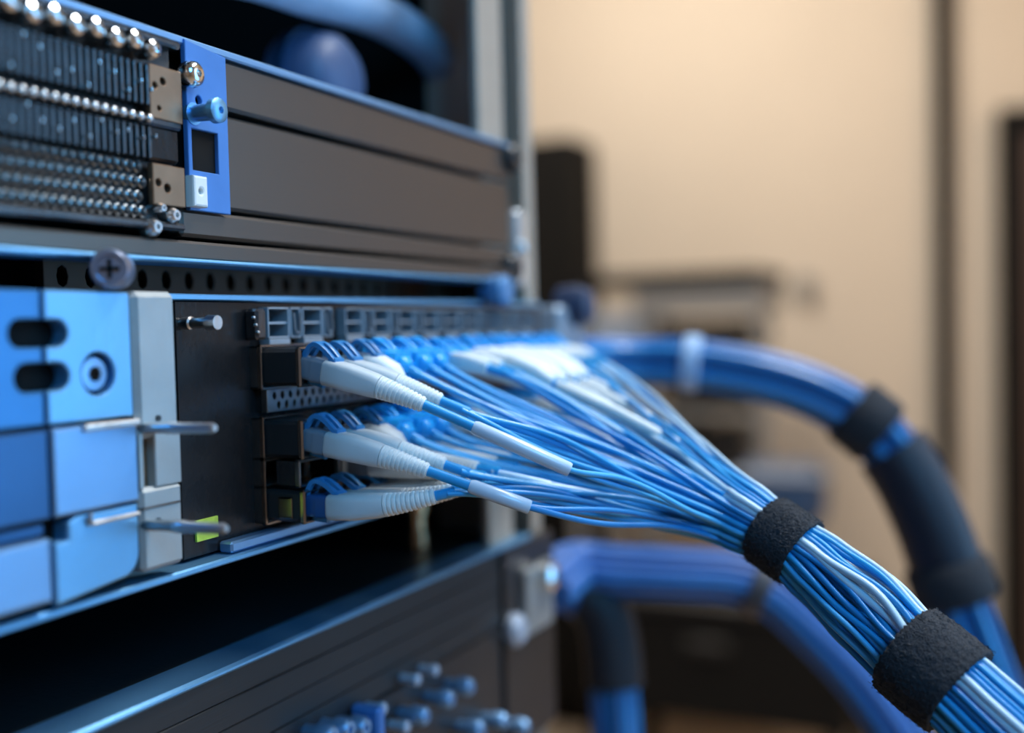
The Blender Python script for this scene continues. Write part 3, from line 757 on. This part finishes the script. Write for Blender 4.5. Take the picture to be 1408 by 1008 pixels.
# ------------------------------------------------------------------ hook-and-loop straps
def strap(i0, width, extra, lab, thick=.0009, sq=1.):
    c0, r_ = spine[i0], rad[i0]+extra; T, e1, e2 = frames[i0]
    t = thing('cable_strap', lab, 'cable strap', c0 - e2*r_)
    nu, nv = 150, 26; rng = random.Random(i0)
    g = MB(); idx = {}
    jag = [rng.uniform(-.00022, .00022) for _ in range(nu)]; jag2 = [rng.uniform(-.00022, .00022) for _ in range(nu)]
    for u_ in range(nu):
        an = 2*math.pi*u_/nu
        lump = 1 + .025*math.sin(3*an+1) + .02*math.sin(5*an+2)
        for v_ in range(nv):
            f_ = v_/(nv-1); h_ = (f_-.5)*width*(1+.03*math.sin(2*an)) + (jag[u_]*(1-f_) + jag2[u_]*f_)
            bulge = math.sin(math.pi*f_)**.5*.25
            rr_ = r_*lump + thick*(.75+bulge) + rng.uniform(-.00012, .00016)
            idx[u_, v_] = len(g.v); g.v.append(c0 + T*h_ + (e1*math.cos(an) + e2*math.sin(an)*sq)*rr_)
        for v_ in (0, 1):
            h_ = (.5-v_)*width*.97; idx[u_, nv+v_] = len(g.v)
            g.v.append(c0 + T*h_ + (e1*math.cos(an) + e2*math.sin(an)*sq)*(r_*lump-.0003))
    tot = nv+2
    for u_ in range(nu):
        for v_ in range(tot):
            g.f.append([idx[u_, v_], idx[(u_+1) % nu, v_], idx[(u_+1) % nu, (v_+1) % tot], idx[u_, (v_+1) % tot]])
    g.build('band', velcro, t, smooth=True, ang=180)
    # overlapping tail on the far side
    g = MB(); nu2 = 30; idx = {}
    for u_ in range(nu2):
        an = math.radians(150) + math.radians(75)*u_/(nu2-1); lump = 1 + .025*math.sin(3*an+1) + .02*math.sin(5*an+2)
        for k_ in range(2):
            for v_ in range(12):
                f_ = v_/11; rr_ = r_*lump + thick*(1.0+.75*k_) + rng.uniform(-.0001, .0001)
                idx[u_, k_, v_] = len(g.v); g.v.append(c0 + T*(f_-.5)*width*.94 + (e1*math.cos(an) + e2*math.sin(an)*sq)*rr_)
    for u_ in range(nu2-1):
        for v_ in range(11):
            for k_ in range(2): g.f.append([idx[u_, k_, v_], idx[u_+1, k_, v_], idx[u_+1, k_, v_+1], idx[u_, k_, v_+1]])
    for v_ in range(11):
        for u_ in (0, nu2-1): g.f.append([idx[u_, 0, v_], idx[u_, 0, v_+1], idx[u_, 1, v_+1], idx[u_, 1, v_]])
    g.build('overlap_tail', velcro, t, smooth=True, ang=60)
    # loose fibres of the fleece
    g = MB()
    for _ in range(900):
        an = rng.uniform(0, 6.283); h_ = rng.uniform(-.5, .5)*width
        lump = 1 + .025*math.sin(3*an+1) + .02*math.sin(5*an+2)
        n_ = e1*math.cos(an) + e2*math.sin(an); tg = e2*math.cos(an) - e1*math.sin(an)
        b_ = c0 + T*h_ + n_*(r_*lump+thick*.95)
        t1_ = b_ + n_*rng.uniform(.0001, .00035) + tg*rng.uniform(-.0006, .0006) + T*rng.uniform(-.0006, .0006)
        t2_ = t1_ + tg*rng.uniform(-.0005, .0005) + T*rng.uniform(-.0005, .0005) - n_*.0001
        g.tube([b_, t1_, t2_], .00004, 3, caps=False)
    o = g.build('fleece', M('fleece_fibre', (.035, .04, .05), .7), t); o['kind'] = 'stuff'
strap(seg, .0085, .0002, 'narrow black hook-and-loop strap where the fibre cables first gather', .0009)
strap(seg*5+1, .0112, .0004, 'wide black hook-and-loop strap lower on the fibre bundle', .0011)

# ------------------------------------------------------------------ unit under the switch
zu = P(340, 901, 0).z
xu1 = P(735, 780, 0).x - .004
lo = thing('blanking_unit', 'black ribbed panel with bright blue top edge below the switch', 'panel', (.1, .1, P(600, 930, 0).z))
zlo = P(600, 912, 0).z
MB().span(XL, xu1, -.45, -.004, zlo, zu-.0012).build('body', blkr, lo)
MB().span(XL, xu1, -.45, -.0046, zu-.0012, zu-.0004).build('top_cover', blk, lo)
MB().span(XL, xu1, -.0080, .0012, zu-.0014, zu, .0005).build('top_edge', bluep, lo)
nr = 4
for i in range(nr):
    z1_ = zu-.0014-(zu-.0014-zlo)*i/nr; z0_ = zu-.0014-(zu-.0014-zlo)*(i+1)/nr
    MB().span(XL, xu1, -.004, .0001 if i % 2 else 0, z0_+.00004, z1_-.00004, .0002).build('rib', lowm, lo)
pp = thing('patch_bay', 'black patch panel with a blue row of studs at the bottom edge', 'patch panel', (.1, .1, zlo-.05))
MB().span(XL, xu1, -.30, 0, zlo-.05, zlo-.0006, .0005).build('body', blk, pp)
st = meshof(MB().lathe((0, 0, 0), (0, -1, 0), [(0, .0016), (.003, .0016), (.0032, .0022), (.006, .0022), (.0068, .0016), (.0068, .0008), (.006, .0006)], 14), 'stud', bluep2, True)
st2 = meshof(MB().lathe((0, 0, 0), (0, -1, 0), [(0, .0011), (.003, .0011), (.0032, .0014), (.0044, .0014), (.0048, .001)], 12), 'small_stud', bgrey, True)
for (px, py, k) in ((478, 1003, 0), (500, 1000, 0), (528, 975, 1), (583, 985, 0), (618, 962, 0), (645, 945, 0), (692, 992, 0), (575, 935, 1), (600, 922, 1), (455, 1012, 0), (560, 1000, 1), (660, 1003, 0), (722, 1000, 0)):
    q = P(px, py, .006 if k == 0 else .0045); piece('small_stud' if k else 'stud', st2 if k else st, (q.x, 0, q.z), pp)
q = P(520, 985, .006)
MB().span(q.x-.0014, q.x+.0014, 0, .007, q.z-.008, q.z+.002, .0006).build('port_block', navy, pp)
# small things in the gap beneath the switch
q = P(573, 735, -.02)  # post added to give the orange blurred spot in the gap
tag(MB().lathe((q.x, q.y, zu), (0, 0, 1), [(0, .0030), (.004, .0030), (.0045, .0024), (.009, .0024), (.0095, .0032), (.0155, .0032), (.016, .002)], 14).build('orange_spot_post', brass, smooth=True), 'small blurred brass-coloured post added as an orange spot in the gap below the switch', 'standoff')

# ------------------------------------------------------------------ hardware beside the rack post
q0 = P(737, 780, .004); q1 = P(776, 860, .004)
t = thing('cable_bracket', 'grey steel cable bracket bolted low on the right rack post', 'bracket', (q0.x, 0, q1.z))
MB().span(q0.x-.004, q0.x+.014, -.001, .003, P(755, 862, .004).z, P(755, 772, .004).z, .0006).build('plate', M('bracket_grey', (.34, .37, .38), .4, .6), t)
for y in (793,):
    q = P(757, y, .005); MB().lathe((q.x, -.003, q.z), (0, -1, 0), [(0, .004), (.003, .004), (.004, .0025)], 14).build('bolt', chrome, t, smooth=True)
q = P(708, 866, .002); MB().lathe((q.x, -.0, q.z), (0, -1, 0), [(0, .0045), (.003, .0045), (.0045, .003)], 14).build('bolt', bgrey, t, smooth=True)
MB().span(P(690, 900).x, XR1+.002, -.0014, .0012, P(700, 1040).z, P(700, 752).z, .0005).build('cover_strip', blk, t)
q0 = P(765, 420, .0); q1 = P(800, 505, .0)
q1_ = q1.copy()
t = thing('port_bracket', 'upright pale blue-grey bracket right of the rack post', 'bracket', (q0.x, 0, q1.z))
MB().span(XR1+.001, q1.x, -.02, -.016, q1.z-.01, q0.z, .0006).build('back_plate', bgrey, t)
MB().span(q0.x, q1.x, -.016, .001, q1.z-.01, q0.z, .0012).build('upright', M('bracket_pale', (.36, .45, .55), .4, .5), t)
q = P(786, 403, 0); MB().lathe((q.x, .004, q.z-.004), (0, -1, 0), [(0, .006), (.006, .0065), (.010, .005), (.011, .002)], 16).build('knob', M('knob_navy', (.02, .04, .09), .4), t, smooth=True)
q = P(688, 400, .004)
t2 = thing('round_fastener', 'small round blue knob on the rack post above the switch end', 'knob', (q.x, 0, q.z-.004))
MB().lathe((q.x, .001, q.z), (0, -1, 0), [(0, .0025), (.003, .0025), (.0032, .0042), (.0065, .0042), (.0075, .003)], 16).build('cap', M('knob_blue', (.10, .26, .50), .35, .3), t2, smooth=True)
q = P(732, 338, .004)
t3 = thing('post_latch', 'bright steel latch tab on the rack post beside the server', 'latch', (q.x, 0, q.z-.006))
MB().span(q.x-.003, q.x+.003, -.002, .0010, q.z-.011, q.z+.010, .0008).build('tab', M('latch_pale', (.62, .66, .68), .3, .7), t3)
MB().lathe((q.x, -.001, q.z), (0, -1, 0), [(0, .0018), (.001, .0018), (.0014, .001)], 12).build('rivet', steel, t3, smooth=True)

# ------------------------------------------------------------------ blurred cable bundles behind
def bundle(keys, R_, ncab, rc, mats, lab, group, name='patch_cable', n=48, taper=None):
    sp = bez(keys, n); rng = random.Random(len(keys)*7+ncab)
    fr = []
    for i in range(len(sp)):
        T = (sp[min(i+1, len(sp)-1)] - sp[max(i-1, 0)]).normalized()
        if i == 0: e1 = T.cross(V((0, 0, 1)) if abs(T.z) < .9 else V((1, 0, 0))).normalized()
        else: e1 = (fr[-1][1] - T*fr[-1][1].dot(T)).normalized()
        fr.append((T, e1, e1.cross(T)))
    for k in range(ncab):
        r_ = math.sqrt((k+.5)/ncab); a_ = k*2.399963; tw = rng.uniform(-.2, .2); ph = rng.uniform(0, 6)
        pts = []
        for i in range(len(sp)):
            s_ = i/(len(sp)-1); RR = (R_ if not taper else R_*(taper[0]*(1-s_)+taper[1]*s_)) - rc
            an = a_ + tw*math.sin(s_*4+ph); pts.append(sp[i] + (fr[i][1]*math.cos(an) + fr[i][2]*math.sin(an))*RR*r_)
        o = MB().tube(pts, rc, 7).build(name, mats[k % len(mats)], smooth=True, org=pts[0]); tag(o, lab, 'cable', group)
    return sp, fr
def ring(sp, fr, i, R_, wdt, mat, lab, name='cable_strap', cat='cable strap'):
    T, e1, e2 = fr[i]
    g = MB().lathe(sp[i]-T*wdt/2, T, [(0, R_*.6), (0, R_*1.0), (wdt*.1, R_*1.09), (wdt*.9, R_*1.09), (wdt, R_*1.0), (wdt, R_*.6)], 28)
    tag(g.build(name, mat, smooth=True), lab, cat)
upk = [V((q1_.x-.001, .006, PD(822, 496, .368).z)), PD(822, 496, .362), PD(880, 497, .366), PD(950, 500, .362), PD(1040, 515, .358), PD(1120, 540, .354), PD(1190, 580, .350), PD(1240, 640, .347), PD(1280, 720, .344), PD(1308, 800, .342), PD(1345, 900, .340), PD(1385, 1010, .338), PD(1400, 1090, .337)]
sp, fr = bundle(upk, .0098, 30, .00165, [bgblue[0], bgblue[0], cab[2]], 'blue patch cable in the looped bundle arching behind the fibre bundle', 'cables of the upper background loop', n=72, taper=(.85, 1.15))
per_ = len(sp)//12
g = MB().tube(sp[int(per_*6.75):int(per_*8.95)], .0113, 22); tag(g.build('sleeve_or_shade_tube', M('loop_shade_navy', (.008, .012, .024), .5, bump=.4, bscale=1500), smooth=True), 'dark navy tube added as shade on the falling side of the background loop', 'cable sleeve')  # added dark tube, puts the shade of the loop's falling side into colour
ring(sp, fr, per_*3, .0088, .006, M('clear_tie', (.45, .62, .85), .3), 'pale tie round the left part of the background loop')
ring(sp, fr, per_*6, .0106, .013, velcro, 'blurred black strap at the top of the background loop bend')
ring(sp, fr, int(per_*9.05), .0119, .013, velcro, 'blurred black strap low on the right side of the background loop')
qb = P(755, 790, .002)
lok = [V((qb.x+.006, .002, PD(790, 782, .352).z)), PD(790, 782, .350), PD(850, 786, .350), PD(930, 790, .347), PD(1010, 796, .345), PD(1060, 815, .342), PD(1110, 858, .339), PD(1170, 920, .336), PD(1230, 1000, .333), PD(1280, 1080, .330)]
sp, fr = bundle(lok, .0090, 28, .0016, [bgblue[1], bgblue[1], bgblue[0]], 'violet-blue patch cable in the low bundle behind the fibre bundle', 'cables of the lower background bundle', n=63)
per_ = len(sp)//9
ring(sp, fr, int(per_*4.75), .0092, .006, M('brown_tie', (.10, .08, .08), .5), 'blurred dark tie round the low violet-blue bundle')
vk = [PD(786, 810, .356), PD(812, 822, .356), PD(832, 850, .355), PD(842, 900, .354), PD(846, 960, .353), PD(850, 1030, .352), PD(852, 1100, .352)]
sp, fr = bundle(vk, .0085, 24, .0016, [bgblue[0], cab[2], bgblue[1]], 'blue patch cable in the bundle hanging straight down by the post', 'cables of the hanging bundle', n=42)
per_ = len(sp)//6
g = MB().tube(sp[3:int(per_*3.9)], .0094, 20); tag(g.build('sleeve_or_shade_tube', M('sleeve_black', (.010, .013, .020), .6), smooth=True), 'black braided sleeve round the top of the hanging bundle', 'cable sleeve')
q = PD(785, 785, .345)
if 0: tag(MB().lathe(q - V((.006, 0, 0)), (1, -.3, 0), [(0, .0082), (.001, .0092), (.004, .0092), (.005, .0085)], 20).build('bundle_collar', M('collar_grey', (.55, .62, .66), .4), smooth=True), 'pale collar at the start of the low violet-blue bundle', 'collar')
